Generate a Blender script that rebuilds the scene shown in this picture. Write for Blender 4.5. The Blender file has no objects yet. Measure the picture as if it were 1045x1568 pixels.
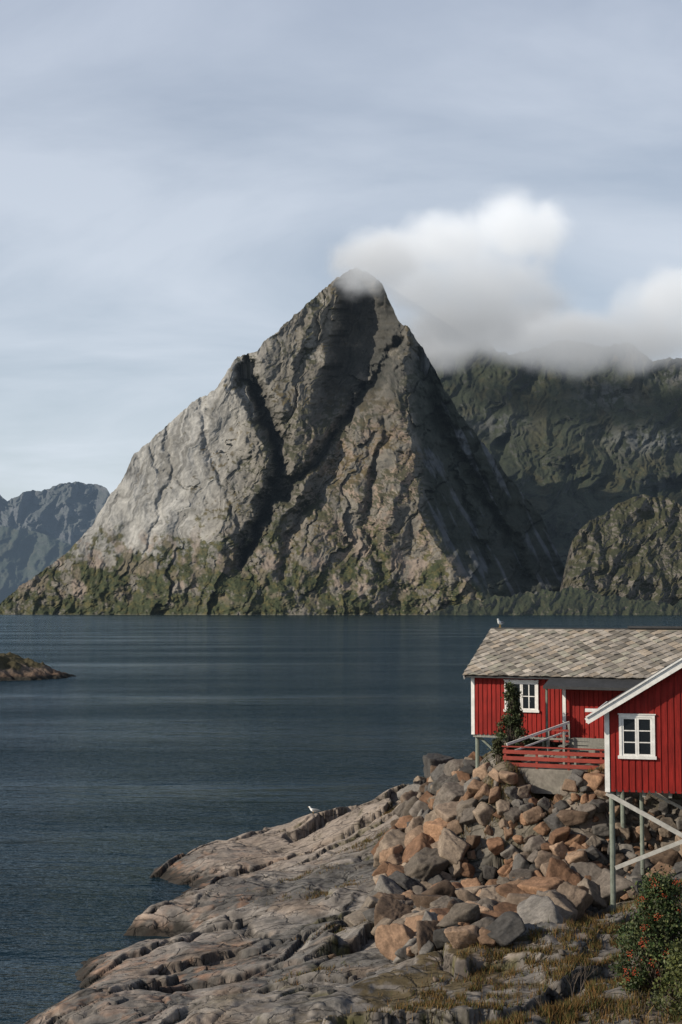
import bpy, bmesh, math, random
import numpy as np
from mathutils import Vector, Matrix, Euler
rng=np.random.default_rng(7); random.seed(7)
scene=bpy.context.scene

# ------------------------------------------------------------------ image pixels to world
CAM_H=12.0; F=2178.0; PITCH=math.atan(148/2178.0)
SP,CP=math.sin(PITCH),math.cos(PITCH)
def pixel_to_world(u,v,D):
    """image pixel (u, v) through the camera + distance north (m) -> world metres"""
    x=(u-522.5); y=(784-v)
    cy=F*CP-y*SP; cz=F*SP+y*CP
    return x/cy*D, D+0*x, CAM_H+cz/cy*D

# ------------------------------------------------------------------ noise
def hsh(ix,iy,s):
    n=(ix.astype(np.int64)*374761393+iy.astype(np.int64)*668265263+s*1442695041)&0xffffffff
    n=((n^(n>>13))*1274126177)&0xffffffff
    n=((n^(n>>15))*2246822519)&0xffffffff
    n=n^(n>>16)
    return (n&0xffffff)/float(0xffffff)
def gn(x,y,s=0):
    x=np.asarray(x,float); y=np.asarray(y,float)
    ix=np.floor(x); iy=np.floor(y); fx=x-ix; fy=y-iy
    wx=fx*fx*fx*(fx*(fx*6-15)+10); wy=fy*fy*fy*(fy*(fy*6-15)+10)
    def g(a,b):
        an=hsh(ix+a,iy+b,s)*6.2831853
        return np.cos(an)*(fx-a)+np.sin(an)*(fy-b)
    n0=g(0,0)*(1-wx)+g(1,0)*wx; n1=g(0,1)*(1-wx)+g(1,1)*wx
    return (n0*(1-wy)+n1*wy)*1.5
def fbm(x,y,s=0,o=5,g=.5,l=2.03):
    r=0;a=1;f=1
    for i in range(o):
        r=r+a*gn(x*f+i*17.3,y*f-i*9.1,s+i); a*=g; f*=l
    return r
def rdg(x,y,s=0,o=5,g=.5):
    r=0;a=1;f=1;t=0
    for i in range(o):
        r=r+a*(1-np.abs(gn(x*f+i*7.7,y*f+i*3.3,s+i))*1.6); t+=a; a*=g; f*=2.1
    return r/t
def voro(x,y,s=0):
    ix=np.floor(x); iy=np.floor(y)
    f1=np.full(x.shape,9.0); f2=np.full(x.shape,9.0)
    h1=np.zeros(x.shape);h2=np.zeros(x.shape);cx=np.zeros(x.shape);cy=np.zeros(x.shape)
    for a in (-1,0,1):
        for b in (-1,0,1):
            px=ix+a+hsh(ix+a,iy+b,s); py=iy+b+hsh(ix+a,iy+b,s+50)
            d=np.hypot(px-x,py-y)
            n=d<f1
            f2=np.where(n,f1,np.minimum(f2,d))
            h1=np.where(n,hsh(ix+a,iy+b,s+90),h1); h2=np.where(n,hsh(ix+a,iy+b,s+91),h2)
            cx=np.where(n,px,cx); cy=np.where(n,py,cy)
            f1=np.where(n,d,f1)
    return f1,f2,h1,h2,x-cx,y-cy
def ss(a,b,x):
    t=np.clip((x-a)/(b-a),0,1); return t*t*(3-2*t)
def pdist(U,V,pts):
    d=np.full(np.shape(U),1e9)
    for (a,b),(c,e) in zip(pts[:-1],pts[1:]):
        dx,dy=c-a,e-b
        t=np.clip(((U-a)*dx+(V-b)*dy)/(dx*dx+dy*dy),0,1)
        d=np.minimum(d,np.hypot(U-a-t*dx,V-b-t*dy))
    return d
def mixc(a,b,m):
    m=np.clip(m,0,1)[...,None]; return a*(1-m)+np.asarray(b)*m

# ------------------------------------------------------------------ mesh helpers
def link(o,parent=None):
    scene.collection.objects.link(o)
    if parent: o.parent=parent
    return o
def grid_mesh(name,X,Y,Z,col,mat,flip=False):
    n,m=X.shape
    me=bpy.data.meshes.new(name)
    co=np.stack([X,Y,Z],-1).reshape(-1,3).astype(np.float32)
    idx=np.arange(n*m).reshape(n,m)
    q=np.stack([idx[:-1,:-1],idx[1:,:-1],idx[1:,1:],idx[:-1,1:]],-1).reshape(-1,4)
    me.vertices.add(n*m); me.vertices.foreach_set("co",co.ravel())
    me.loops.add(q.size); me.loops.foreach_set("vertex_index",q.astype(np.int32).ravel())
    me.polygons.add(len(q)); me.polygons.foreach_set("loop_start",np.arange(0,q.size,4,dtype=np.int32))
    me.polygons.foreach_set("use_smooth",np.ones(len(q),bool))
    me.update(calc_edges=True)
    if col is not None:
        ca=me.color_attributes.new("Col",'FLOAT_COLOR','POINT')
        c=np.ones((n*m,4),np.float32); c[:,:3]=np.clip(col.reshape(-1,3),0.002,.9)
        ca.data.foreach_set("color",c.ravel())
    me.materials.append(mat)
    return link(bpy.data.objects.new(name,me))
def raw_mesh(name,co,faces,mat,col=None,parent=None,smooth=False):
    me=bpy.data.meshes.new(name)
    co=np.asarray(co,np.float32); faces=np.asarray(faces,np.int32); k=faces.shape[1]
    me.vertices.add(len(co)); me.vertices.foreach_set("co",co.ravel())
    me.loops.add(faces.size); me.loops.foreach_set("vertex_index",faces.ravel())
    me.polygons.add(len(faces)); me.polygons.foreach_set("loop_start",np.arange(0,faces.size,k,dtype=np.int32))
    me.polygons.foreach_set("use_smooth",np.full(len(faces),smooth))
    me.update(calc_edges=True)
    if col is not None:
        ca=me.color_attributes.new("Col",'FLOAT_COLOR','POINT')
        c=np.ones((len(co),4),np.float32); c[:,:3]=col
        ca.data.foreach_set("color",c.ravel())
    me.materials.append(mat)
    return link(bpy.data.objects.new(name,me),parent)
def normal_z(X,Y,Z):
    P=np.stack([X,Y,Z],-1)
    a=np.gradient(P,axis=0); b=np.gradient(P,axis=1)
    n=np.cross(a,b); n/=np.linalg.norm(n,axis=-1,keepdims=True)+1e-9
    return n

# ------------------------------------------------------------------ materials
def newmat(name):
    m=bpy.data.materials.new(name); m.use_nodes=True
    nt=m.node_tree; b=nt.nodes["Principled BSDF"]
    return m,nt,b
def nd(nt,t,**k):
    n=nt.nodes.new(t)
    for a,b in k.items(): setattr(n,a,b)
    return n
def noise(nt,scale,detail=5,rough=.55,vec=None,dist=0):
    n=nd(nt,'ShaderNodeTexNoise'); n.inputs['Scale'].default_value=scale
    n.inputs['Detail'].default_value=detail; n.inputs['Roughness'].default_value=rough
    n.inputs['Distortion'].default_value=dist
    if vec: nt.links.new(vec,n.inputs['Vector'])
    return n
def mapr(nt,src,a,b,c,d):
    n=nd(nt,'ShaderNodeMapRange')
    for i,v in zip(('From Min','From Max','To Min','To Max'),(a,b,c,d)): n.inputs[i].default_value=v
    nt.links.new(src,n.inputs['Value']); return n.outputs[0]
def mulcol(nt,colsock,valsock):
    n=nd(nt,'ShaderNodeVectorMath',operation='SCALE')
    nt.links.new(colsock,n.inputs[0]); nt.links.new(valsock,n.inputs['Scale']); return n.outputs[0]
def rockmat(name,scales,bumpd,haze_glow=None,var=(.7,1.3),spec=.25,rough=.9,lines=None):
    m,nt,b=newmat(name)
    tc=nd(nt,'ShaderNodeTexCoord'); vec=tc.outputs['Object']
    at=nd(nt,'ShaderNodeVertexColor',layer_name="Col")
    n1=noise(nt,scales[0],8,.65,vec); n2=noise(nt,scales[1],6,.7,vec)
    c=mulcol(nt,at.outputs['Color'],mapr(nt,n1.outputs[0],.3,.7,var[0],var[1]))
    c=mulcol(nt,c,mapr(nt,n2.outputs[0],.3,.7,var[0]*1.1,var[1]*.95))
    b.inputs['Roughness'].default_value=rough; b.inputs['Specular IOR Level'].default_value=spec
    bp=nd(nt,'ShaderNodeBump'); bp.inputs['Distance'].default_value=bumpd[0]; bp.inputs['Strength'].default_value=.8
    nt.links.new(n1.outputs[0],bp.inputs['Height'])
    bp2=nd(nt,'ShaderNodeBump'); bp2.inputs['Distance'].default_value=bumpd[1]; bp2.inputs['Strength'].default_value=.8
    nt.links.new(n2.outputs[0],bp2.inputs['Height']); nt.links.new(bp.outputs[0],bp2.inputs['Normal'])
    last=bp2
    for (ls,ld,lw) in (lines or []):
        v=nd(nt,'ShaderNodeTexVoronoi',feature='DISTANCE_TO_EDGE'); v.inputs['Scale'].default_value=ls
        wn=noise(nt,ls*1.3,4,.6,vec)
        ad=nd(nt,'ShaderNodeVectorMath',operation='ADD')
        s2=nd(nt,'ShaderNodeVectorMath',operation='SCALE'); s2.inputs['Scale'].default_value=lw
        nt.links.new(wn.outputs['Color'],s2.inputs[0]); nt.links.new(vec,ad.inputs[0]); nt.links.new(s2.outputs[0],ad.inputs[1])
        mp=nd(nt,'ShaderNodeMapping'); mp.inputs['Rotation'].default_value=(0,0,-.6); mp.inputs['Scale'].default_value=(.5,1.5,1)
        nt.links.new(ad.outputs[0],mp.inputs[0]); nt.links.new(mp.outputs[0],v.inputs['Vector'])
        bp3=nd(nt,'ShaderNodeBump'); bp3.inputs['Distance'].default_value=ld; bp3.inputs['Strength'].default_value=.9
        nt.links.new(mapr(nt,v.outputs['Distance'],0,.03,0,1),bp3.inputs['Height']); nt.links.new(last.outputs[0],bp3.inputs['Normal']); last=bp3
        c=mulcol(nt,c,mapr(nt,v.outputs['Distance'],0,.022,.45,1.0))
    nt.links.new(c,b.inputs['Base Color'])
    nt.links.new(last.outputs[0],b.inputs['Normal'])
    if haze_glow:
        b.inputs['Emission Color'].default_value=(*haze_glow[0],1); b.inputs['Emission Strength'].default_value=haze_glow[1]  # aerial perspective painted in as a faint bluish glow of the rock
    return m
def simple(name,col,rough=.6,var=.25,scale=4,bump=.004,spec=.4,metal=0,stretch=(1,1,1)):
    m,nt,b=newmat(name)
    tc=nd(nt,'ShaderNodeTexCoord'); mp=nd(nt,'ShaderNodeMapping'); mp.inputs['Scale'].default_value=stretch
    nt.links.new(tc.outputs['Object'],mp.inputs[0])
    n=noise(nt,scale,6,.65,mp.outputs[0]); n2=noise(nt,scale*.2,3,.5,tc.outputs['Object'])
    rgb=nd(nt,'ShaderNodeRGB'); rgb.outputs[0].default_value=(*col,1)
    c=mulcol(nt,rgb.outputs[0],mapr(nt,n.outputs[0],.3,.7,1-var,1+var))
    c=mulcol(nt,c,mapr(nt,n2.outputs[0],.3,.7,1-var*.6,1+var*.6))
    nt.links.new(c,b.inputs['Base Color'])
    b.inputs['Roughness'].default_value=rough; b.inputs['Specular IOR Level'].default_value=spec; b.inputs['Metallic'].default_value=metal
    if bump:
        bp=nd(nt,'ShaderNodeBump'); bp.inputs['Distance'].default_value=bump; nt.links.new(n.outputs[0],bp.inputs['Height']); nt.links.new(bp.outputs[0],b.inputs['Normal'])
    return m
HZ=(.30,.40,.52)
m_mtn=rockmat("mountain_rock",(.03,.14),(4,1.4),haze_glow=(HZ,.022),var=(.78,1.22))
m_mtn2=rockmat("mountain_green",(.018,.09),(7,2.5),haze_glow=(HZ,.042),var=(.7,1.3))
m_far=rockmat("far_mountain",(.006,.03),(14,4),haze_glow=((.3,.41,.55),.20),var=(.88,1.12))
m_shore=rockmat("shore_rock",(1.3,8),(.07,.018),var=(.68,1.3),lines=[(.33,.07,1.2),(1.1,.03,.5)])
m_bould=rockmat("boulder_rock",(2.6,13),(.05,.014),var=(.58,1.32))
m_isl=rockmat("islet_rock",(.5,3),(.4,.08),var=(.6,1.3))

# ------------------------------------------------------------------ main mountain
def build_mountain():
    nu,nt_=960,660
    sky=[(-150,952),(-60,944),(0,926),(30,898),(60,878),(100,848),(140,806),(165,765),(190,730),(205,697),(240,665),(300,612),(330,598),(345,572),(365,546),(388,539),(400,530),(420,510),(455,480),(490,448),(515,426),(545,408),(575,424),(588,440),(600,470),(612,492),(625,500),(636,517),(660,555),(700,628),(760,705),(800,756),(830,792),(855,850),(880,900),(905,950)]
    u=np.linspace(-150,905,nu)
    S=np.interp(u,*zip(*sky))
    S=np.minimum(S+fbm(u/16,0*u,11,5,.6)*3.5*ss(950,900,S),948)
    t=np.linspace(0,1,nt_)
    U=np.repeat(u[:,None],nt_,1); V=954+(S[:,None]-954)*t[None]
    h=942-V
    D=2600+np.where(h<90,1.35*h,121+.82*(h-90))
    D+=.6*np.sqrt(np.maximum(0,430-U)**2+400)-12
    uB=np.interp(V,[400,440,505,600,700,800,880,950],[575,590,628,620,632,648,700,770])+fbm(V/40,V*0,5,4)*8
    e=U-uB
    D+=np.where(e>0,1.75*e,.55*np.minimum(-e,120))
    uA=np.interp(V,[400,425,480,560,620,700,760],[515,520,508,490,470,445,430])+fbm(V/30,V*0,6,4)*7
    w=(U-uA)/np.maximum(uB-uA,5)
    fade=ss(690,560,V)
    D+=120*fade*ss(0,.3,w)*(1-ss(.5,1.0,w))
    wu=U+fbm(U/30,V/30,21,4)*9; wv=V+fbm(U/30,V/30,31,4)*9
    def gully(pts,depth,width):
        nonlocal D
        d=pdist(wu,wv,pts); D=D+depth*np.exp(-(d/width)**2)
    g1=[(378,565),(400,615),(424,680),(432,735),(400,795),(372,860)]
    g2=[(612,525),(575,580),(535,635),(495,690),(435,758)]
    gully(g1,85,12); gully(g2,60,10)
    gully([(372,545),(368,600),(385,640)],30,7)
    gully([(305,615),(318,690),(350,760),(372,830)],9,5)
    gully([(250,640),(262,720),(245,780),(215,860)],7,4)
    gully([(225,690),(240,720),(300,745)],5,3)
    gully([(540,640),(520,700),(455,800),(430,880)],24,8)
    gully([(655,560),(680,660),(740,760),(790,850),(800,900)],60,12)
    gully([(640,540),(660,640),(700,740),(745,860)],35,9)
    gully([(600,640),(575,720),(560,800),(585,880)],20,7)
    def rib(pts,depth,width):
        nonlocal D
        d=pdist(wu,wv,pts); D=D-depth*np.exp(-(d/width))
    rib([(604,535),(560,600),(510,670),(450,770)],30,18)
    rib([(350,590),(385,650),(405,720)],24,14)
    rib([(480,470),(450,560),(455,650),(420,780)],18,18)
    rib([(622,520),(600,640),(610,760),(560,900)],22,22)
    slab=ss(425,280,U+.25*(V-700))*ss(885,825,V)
    al=-.42*U+.9*V+fbm(U/50,V/50,42,3)*14; ac=.9*U+.42*V+fbm(U/45,V/45,41,4)*16
    f1,f2,h1,h2,dx,dy=voro(ac/50,al/170,50)
    k=(1-.93*slab)
    gm_=ss(-.1,.4,fbm(U/50,V/50,59,3))
    D-=k*((h1-.5)*9+dx*(h2-.5)*32+dy*(h1-.5)*15)
    D+=k*6*np.exp(-(f2-f1)/.04)*gm_
    f3,f4,h3,h4,dx2,dy2=voro(ac/17+9,al/75,57)
    D-=k*((h3-.5)*2.6+dx2*(h4-.5)*7+dy2*(h3-.5)*4.5)
    D+=(.2+.7*k)*2.6*np.exp(-(f4-f3)/.05)*ss(0,.5,fbm(U/40,V/40,58,3))
    r1=rdg(ac/60,al/260,51,5,.46); r3=rdg(ac/22,al/240,53,3,.5)
    D-=np.where(e>0,15,12)*(1-.65*slab)*(r1-.5)*1.8
    D-=(1.8+4.5*k)*(r3-.5)
    D-=fbm(U/75,V/75,71,6,.47)*15*(1-.3*slab)
    D-=fbm(U/8,V/8,81,4,.6)*1.2*(1-.6*slab)
    foot=ss(835,925,V)
    D-=foot*fbm(U/30,V/26,91,5)*12
    X,Y,Z=pixel_to_world(U,V,D)
    N=normal_z(X,Y,Z); nz=np.abs(N[...,2])
    n1=fbm(U/40,V/40,101,5,.6); n2=fbm(U/10,V/10,111,5,.68); st=fbm(ac/6,al/80,121,4,.6); n3=fbm(U/120,V/90,131,3)
    C=np.ones(U.shape+(3,))*np.array([.124,.113,.095])
    C=mixc(C,[.19,.145,.113],ss(-.3,.4,n1)*ss(430,520,U)*(e<0)*ss(560,680,V))
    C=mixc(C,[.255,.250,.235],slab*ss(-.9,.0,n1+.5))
    C=mixc(C,[.205,.198,.182],ss(-.2,.4,n1-.1+.3*n3)*ss(390,420,U)*ss(515,490,U)*ss(680,580,V)*.8)
    C*= (1+.30*st+.14*n2)[...,None]
    C=mixc(C,[.085,.082,.074],ss(.15,.65,fbm(ac/11,al/150,122,4,.6)+.3*st)*.65)
    C=mixc(C,[.06,.058,.05],k*.5*np.exp(-(f2-f1)/.03)*gm_+.4*np.exp(-(f4-f3)/.05)*ss(0,.5,n1))
    veg=ss(.42,.64,nz+.34*n1+.25*n2-.36*slab-.02)
    vegc=mixc(np.ones(U.shape+(3,))*np.array([.036,.037,.018]),[.072,.055,.024],ss(-.1,.6,n3+.4*n2))
    vegc=mixc(vegc,[.028,.036,.013],ss(760,880,V)*ss(-.4,.2,n1))
    C=mixc(C,vegc,veg*.9)
    fm=ss(-.15,.4,n1*.9+n2*.5+.75*ss(800,895,V)-.56+.5*np.exp(-((U-220)/110)**2)*ss(800,850,V)+.4*np.exp(-((U-390)/90)**2))
    C=mixc(C,mixc(np.ones(U.shape+(3,))*np.array([.027,.034,.012]),[.064,.058,.020],ss(.1,.6,n2)),fm*ss(760,830,V)*.92)
    C=mixc(C,[.19,.15,.122],ss(.1,.45,fbm(U/26,V/34,141,4))*ss(790,850,V)*ss(935,915,V)*(1-fm*.5)*.75)
    C=mixc(C,[.032,.033,.031],ss(0,.15,w)*ss(1.05,.9,w)*fade*.8*ss(-.7,.1,n1+.3))  # shade of the bowl below the summit painted into the rock colour
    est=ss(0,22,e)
    C=mixc(C,mixc(np.ones(U.shape+(3,))*np.array([.020,.024,.016]),[.075,.08,.085],ss(.05,.55,fbm((U-.5*V)/14,(V+.5*U)/110,151,4)+.5*n3-.1)),est*.95)  # dark vegetation and slabs, with the right face's shade painted in
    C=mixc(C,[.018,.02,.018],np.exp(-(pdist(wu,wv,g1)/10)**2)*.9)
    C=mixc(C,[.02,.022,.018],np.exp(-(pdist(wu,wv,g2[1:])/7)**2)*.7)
    C=mixc(C,[.13,.115,.09],ss(939,943,V)*.7)
    kb=np.arange(1,26)
    Xb=X[:,-1:]+0*kb; Yb=Y[:,-1:]+kb*36.0; Zb=np.maximum(Z[:,-1:]-kb*32.0-fbm(Xb/80,Yb/80,3,4)*20,-30)
    X=np.concatenate([X,Xb],1);Y=np.concatenate([Y,Yb],1);Z=np.concatenate([Z,Zb],1)
    C=np.concatenate([C,np.repeat(C[:,-1:],25,1)],1)
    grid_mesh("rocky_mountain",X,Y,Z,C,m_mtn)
build_mountain()

def build_ridge(name,sky,u0,u1,D0,kD,seed,mat,cols,nu=500,nt_=360,amp=60,sc=1.0,jag=5,bot=954,vegt=.55,patches=None,small=1.0,edge=0):
    u=np.linspace(u0,u1,nu); S=np.interp(u,*zip(*sky))+fbm(u/24,u*0,seed,5,.6)*jag
    S=np.minimum(S,bot-6)
    t=np.linspace(0,1,nt_); U=np.repeat(u[:,None],nt_,1); V=bot+(S[:,None]-bot)*t[None]
    h=bot-V
    D=D0+kD*h+.0006*kD*h*h
    if edge: D+=np.maximum(0,u0+edge-U)**2*.06
    wU=U+fbm(U/60,V/60,seed+7,3)*22*sc; wV=V+fbm(U/50,V/50,seed+9,3)*16*sc
    D-=amp*(rdg((wU+.3*wV)/(110*sc),wV/(220*sc),seed+1,5,.48)-.5)*2
    D-=amp*.45*fbm(U/(60*sc),V/(60*sc),seed+2,5,.5)
    f1,f2,h1,h2,dx,dy=voro(wU/(34*sc),wV/(40*sc),seed+12)
    D-=small*amp*(.16*(h1-.5)+.45*dx*(h2-.5)+.45*dy*(h1-.5))
    X,Y,Z=pixel_to_world(U,V,D)
    N=normal_z(X,Y,Z); nz=np.abs(N[...,2])
    n1=fbm(U/(50*sc),V/(40*sc),seed+4,5,.6); n2=fbm(U/(12*sc),V/(12*sc),seed+5,5,.65)
    C=np.ones(U.shape+(3,))*np.array(cols[0])
    C*=(1+.3*n2)[...,None]
    C=mixc(C,cols[1],ss(vegt-.12,vegt+.12,nz+.25*n1+.15*n2)*.95)
    C=mixc(C,cols[2],ss(.1,.6,n1+.4*n2)*.6)
    if patches is not None:
        st=fbm(U/9,V/40,seed+21,4,.6)
        for (a,b,ra,rb,cc) in patches:
            C=mixc(C,cc,np.exp(-(((U-a)/ra)**2+((V-b)/rb)**2))*ss(-.35,.2,n2+n1*.5+.4*st)*.9)
    kb=np.arange(1,20)
    Xb=X[:,-1:]+0*kb; Yb=Y[:,-1:]+kb*60.0; Zb=np.maximum(Z[:,-1:]-kb*45.0,-30)
    X=np.concatenate([X,Xb],1);Y=np.concatenate([Y,Yb],1);Z=np.concatenate([Z,Zb],1)
    C=np.concatenate([C,np.repeat(C[:,-1:],19,1)],1)
    return grid_mesh(name,X,Y,Z,C,mat)
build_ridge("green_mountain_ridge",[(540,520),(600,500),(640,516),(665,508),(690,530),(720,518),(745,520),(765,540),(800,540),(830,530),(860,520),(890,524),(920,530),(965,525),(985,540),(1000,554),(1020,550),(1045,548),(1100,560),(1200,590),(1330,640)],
    540,1330,3060,2.3,200,m_mtn2,[(.040,.042,.038),(.019,.024,.012),(.034,.031,.013)],nu=680,nt_=480,amp=70,vegt=.28,jag=4,small=.3,  # dark vegetation and rock, deepened in colour to imitate shade
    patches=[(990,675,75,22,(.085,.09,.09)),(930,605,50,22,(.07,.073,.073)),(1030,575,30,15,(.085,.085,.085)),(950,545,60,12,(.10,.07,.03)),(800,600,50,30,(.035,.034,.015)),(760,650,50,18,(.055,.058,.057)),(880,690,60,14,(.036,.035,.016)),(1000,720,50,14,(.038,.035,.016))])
build_ridge("rocky_hill",[(835,949),(855,915),(866,868),(876,830),(895,803),(930,782),(960,765),(985,757),(1020,762),(1045,772),(1100,800),(1200,850),(1300,948)],
    835,1300,2640,1.15,300,m_mtn,[(.10,.09,.078),(.030,.033,.014),(.048,.042,.019)],nu=420,nt_=260,amp=24,sc=.5,jag=4,vegt=.46,edge=60,small=.6)
build_ridge("wooded_shore",[(640,945),(700,925),(760,915),(830,905),(880,900),(950,915),(1045,925),(1200,930)],
    640,1200,2570,1.5,330,m_mtn2,[(.08,.07,.055),(.021,.027,.010),(.036,.036,.014)],nu=460,nt_=70,amp=10,sc=.3,jag=6,vegt=.3)
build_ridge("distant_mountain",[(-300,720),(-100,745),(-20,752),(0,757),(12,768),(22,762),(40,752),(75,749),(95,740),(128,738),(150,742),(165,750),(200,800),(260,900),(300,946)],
    -300,300,6300,3.0,400,m_far,[(.060,.064,.068),(.042,.049,.046),(.052,.056,.052)],nu=420,nt_=240,amp=90,sc=.45,jag=3,vegt=.5)  # aerial perspective also tinted into these blue-grey rock colours
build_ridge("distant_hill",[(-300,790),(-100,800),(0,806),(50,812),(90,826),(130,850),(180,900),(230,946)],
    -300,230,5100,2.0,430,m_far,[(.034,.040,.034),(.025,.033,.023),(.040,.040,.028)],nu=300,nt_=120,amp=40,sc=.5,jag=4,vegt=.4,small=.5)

# ------------------------------------------------------------------ water
def build_water():
    m,nt,b=newmat("fjord_water")
    nt.nodes.remove(b)
    tc=nd(nt,'ShaderNodeTexCoord')
    def mp(s,r=0):
        n=nd(nt,'ShaderNodeMapping'); n.inputs['Scale'].default_value=s; n.inputs['Rotation'].default_value=(0,0,r)
        nt.links.new(tc.outputs['Object'],n.inputs[0]); return n.outputs[0]
    a=noise(nt,1,4,.6,mp((.42,.85,1),.25)); c=noise(nt,1,3,.6,mp((1.8,3.2,1),-.2)); big=noise(nt,1,5,.62,mp((.007,.024,1),.15)); sw=noise(nt,1,2,.5,mp((.10,.22,1),.35))
    patch=mapr(nt,big.outputs[0],.36,.62,.35,1.6)
    def mul(x,k):
        q=nd(nt,'ShaderNodeMath',operation='MULTIPLY'); nt.links.new(x,q.inputs[0])
        if isinstance(k,(int,float)): q.inputs[1].default_value=k
        else: nt.links.new(k,q.inputs[1])
        return q.outputs[0]
    def add(x,y):
        q=nd(nt,'ShaderNodeMath',operation='ADD'); nt.links.new(x,q.inputs[0]); nt.links.new(y,q.inputs[1]); return q.outputs[0]
    hh=add(add(mul(a.outputs[0],.62),mul(c.outputs[0],.15)),mul(sw.outputs[0],.9))
    hh=mul(hh,patch)
    bp=nd(nt,'ShaderNodeBump'); bp.inputs['Distance'].default_value=1.0; bp.inputs['Strength'].default_value=1.0
    nt.links.new(hh,bp.inputs['Height'])
    df=nd(nt,'ShaderNodeBsdfDiffuse'); df.inputs['Color'].default_value=(.007,.018,.025,1)
    gl=nd(nt,'ShaderNodeBsdfGlossy'); gl.inputs['Color'].default_value=(.70,.82,.89,1); gl.inputs['Roughness'].default_value=.07
    fr=nd(nt,'ShaderNodeFresnel'); fr.inputs['IOR'].default_value=1.33
    ms=nd(nt,'ShaderNodeMixShader')
    nt.links.new(bp.outputs[0],gl.inputs['Normal']); nt.links.new(bp.outputs[0],fr.inputs['Normal'])
    nt.links.new(mul(fr.outputs[0],.90),ms.inputs[0]); nt.links.new(df.outputs[0],ms.inputs[1]); nt.links.new(gl.outputs[0],ms.inputs[2])
    nt.links.new(ms.outputs[0],nt.nodes['Material Output'].inputs['Surface'])
    xs=np.array([-9000,-3000,-800,-200,0,200,800,3000,9000.]); ys=np.array([-300,0,50,150,500,1500,4000,9000,14000.])
    X,Y=np.meshgrid(xs,ys,indexing='ij')
    grid_mesh("fjord_water",X,Y,X*0,None,m)
    m2=simple("seabed_mud",(.03,.035,.03),.9)
    grid_mesh("seabed",X,Y,X*0-8,None,m2)
build_water()

# ------------------------------------------------------------------ foreground terrain
S3=[(60,1568,41),(300,1568,37),(500,1568,34.5),(700,1568,32),(900,1568,30),(1050,1568,29),
(150,1475,48),(300,1480,45),(450,1480,42.5),(600,1480,40),(750,1480,38),(900,1480,36.5),(1045,1480,35),
(230,1405,54.5),(330,1400,51.5),(450,1400,49.5),(560,1400,47.5),(700,1400,45.5),(850,1405,44),(1000,1400,42),
(275,1332,64.5),(345,1350,60),(400,1330,61),(500,1340,56),(600,1340,53),(750,1345,50.5),(850,1355,48),(932,1368,45),(1045,1345,45),
(300,1303,69),(430,1300,66),(520,1290,62),(620,1280,59),(720,1280,56),(850,1280,52),(950,1280,50),(1045,1280,50),
(385,1276,72),(480,1252,71),(540,1235,70),(590,1222,69),(650,1203,67),(700,1192,64),(728,1192,58),(800,1192,52.6),(870,1197,51.5),(940,1206,51),(1045,1222,51),(800,1180,56)]
pts=[pixel_to_world(float(a),float(b),float(c)) for a,b,c in S3]
pts+=[(0,28,2.6),(8,24,4.6),(-9,33,-1.3),(-4,30,1.2),(14,24,5),(-3,78,-1.8),(0,81,-1.5),(3,77,0),(6.5,73,2),(10,74,2.8),(14,70,4),(20,70,4.5),(24,55,5),(24,40,4.5),(20,28,4.5),(5,90,-3),(15,88,-1),
(-12,45,-3),(-11,55,-3),(-10.5,62,-2.2),(-11.5,70,-2.5),(-7,78,-2.4),(-13,35,-3),(-12,25,-2.5),(-16,60,-5),(-16,85,-5),(-15,20,-4),(-6,52.5,-.3),(-9.6,66,-1)]
PT=np.array([[float(a) for a in p] for p in pts])
cc=1.6
A=np.sqrt(((PT[:,None,:2]-PT[None,:,:2])**2).sum(-1)+cc*cc)
n=len(PT); K=np.zeros((n+3,n+3)); K[:n,:n]=A+np.eye(n)*-.02; K[:n,n]=1;K[:n,n+1:]=PT[:,:2];K[n,:n]=1;K[n+1:,:n]=PT[:,:2].T
W=np.linalg.solve(K,np.concatenate([PT[:,2],[0,0,0]]))
gx=np.linspace(-16,26,760); gy=np.concatenate([np.linspace(20,60,860),np.linspace(60.06,88,360)])
GX,GY=np.meshgrid(gx,gy,indexing='ij')
def base_h(X,Y):
    r=W[n]+W[n+1]*X+W[n+2]*Y
    for i in range(n): r=r+W[i]*np.sqrt((X-PT[i,0])**2+(Y-PT[i,1])**2+cc*cc)
    return r
GZ=base_h(GX,GY)
def rock_detail(X,Y):
    wx=X+fbm(X/4,Y/4,501,5,.5)*1.2; wy=Y+fbm(X/4,Y/4,511,5,.5)*1.2
    a=.6; rx=wx*math.cos(a)+wy*math.sin(a); ry=-wx*math.sin(a)+wy*math.cos(a)
    f1,f2,h1,h2,dx,dy=voro(rx/6.5,ry/2.4,520)
    z=(h1-.5)*.34+dx*(h2-.5)*.8+dy*(h1-.55)*1.5
    z-=.20*np.exp(-((f2-f1)/.02))
    g1,g2,k1,k2,ex,ey=voro(rx/2.3+5,ry/.85,540)
    m=ss(-.1,.4,fbm(X/5,Y/5,545,3))
    z+=((k1-.5)*.15+ex*(k2-.5)*.28+ey*(k1-.5)*.40-.06*np.exp(-((g2-g1)/.04)))*(.12+.75*m)
    q1,q2,l1,l2,gx_,gy_=voro(rx/.7+5,ry/.3,550)
    z+=((l1-.5)*.04+gx_*(l2-.5)*.08+gy_*(l1-.5)*.10)*m*.8
    z+=fbm(X/7,Y/7,560,4)*.34+fbm(X/1.4,Y/1.4,570,6,.55)*.04
    z+=(rdg(rx/6,ry/1.4,580,4,.45)-.6)*.12
    crack=np.maximum(np.exp(-((f2-f1)/.025)),.75*np.exp(-((g2-g1)/.035))*(.2+.8*m))
    return z,crack,h1,k1
det,crack,ph,pk=rock_detail(GX,GY)
calm=np.exp(-(((GX-8)/4.5)**2+((GY-56)/5)**2))
GZ=GZ+det*(1-.75*calm)
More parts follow.
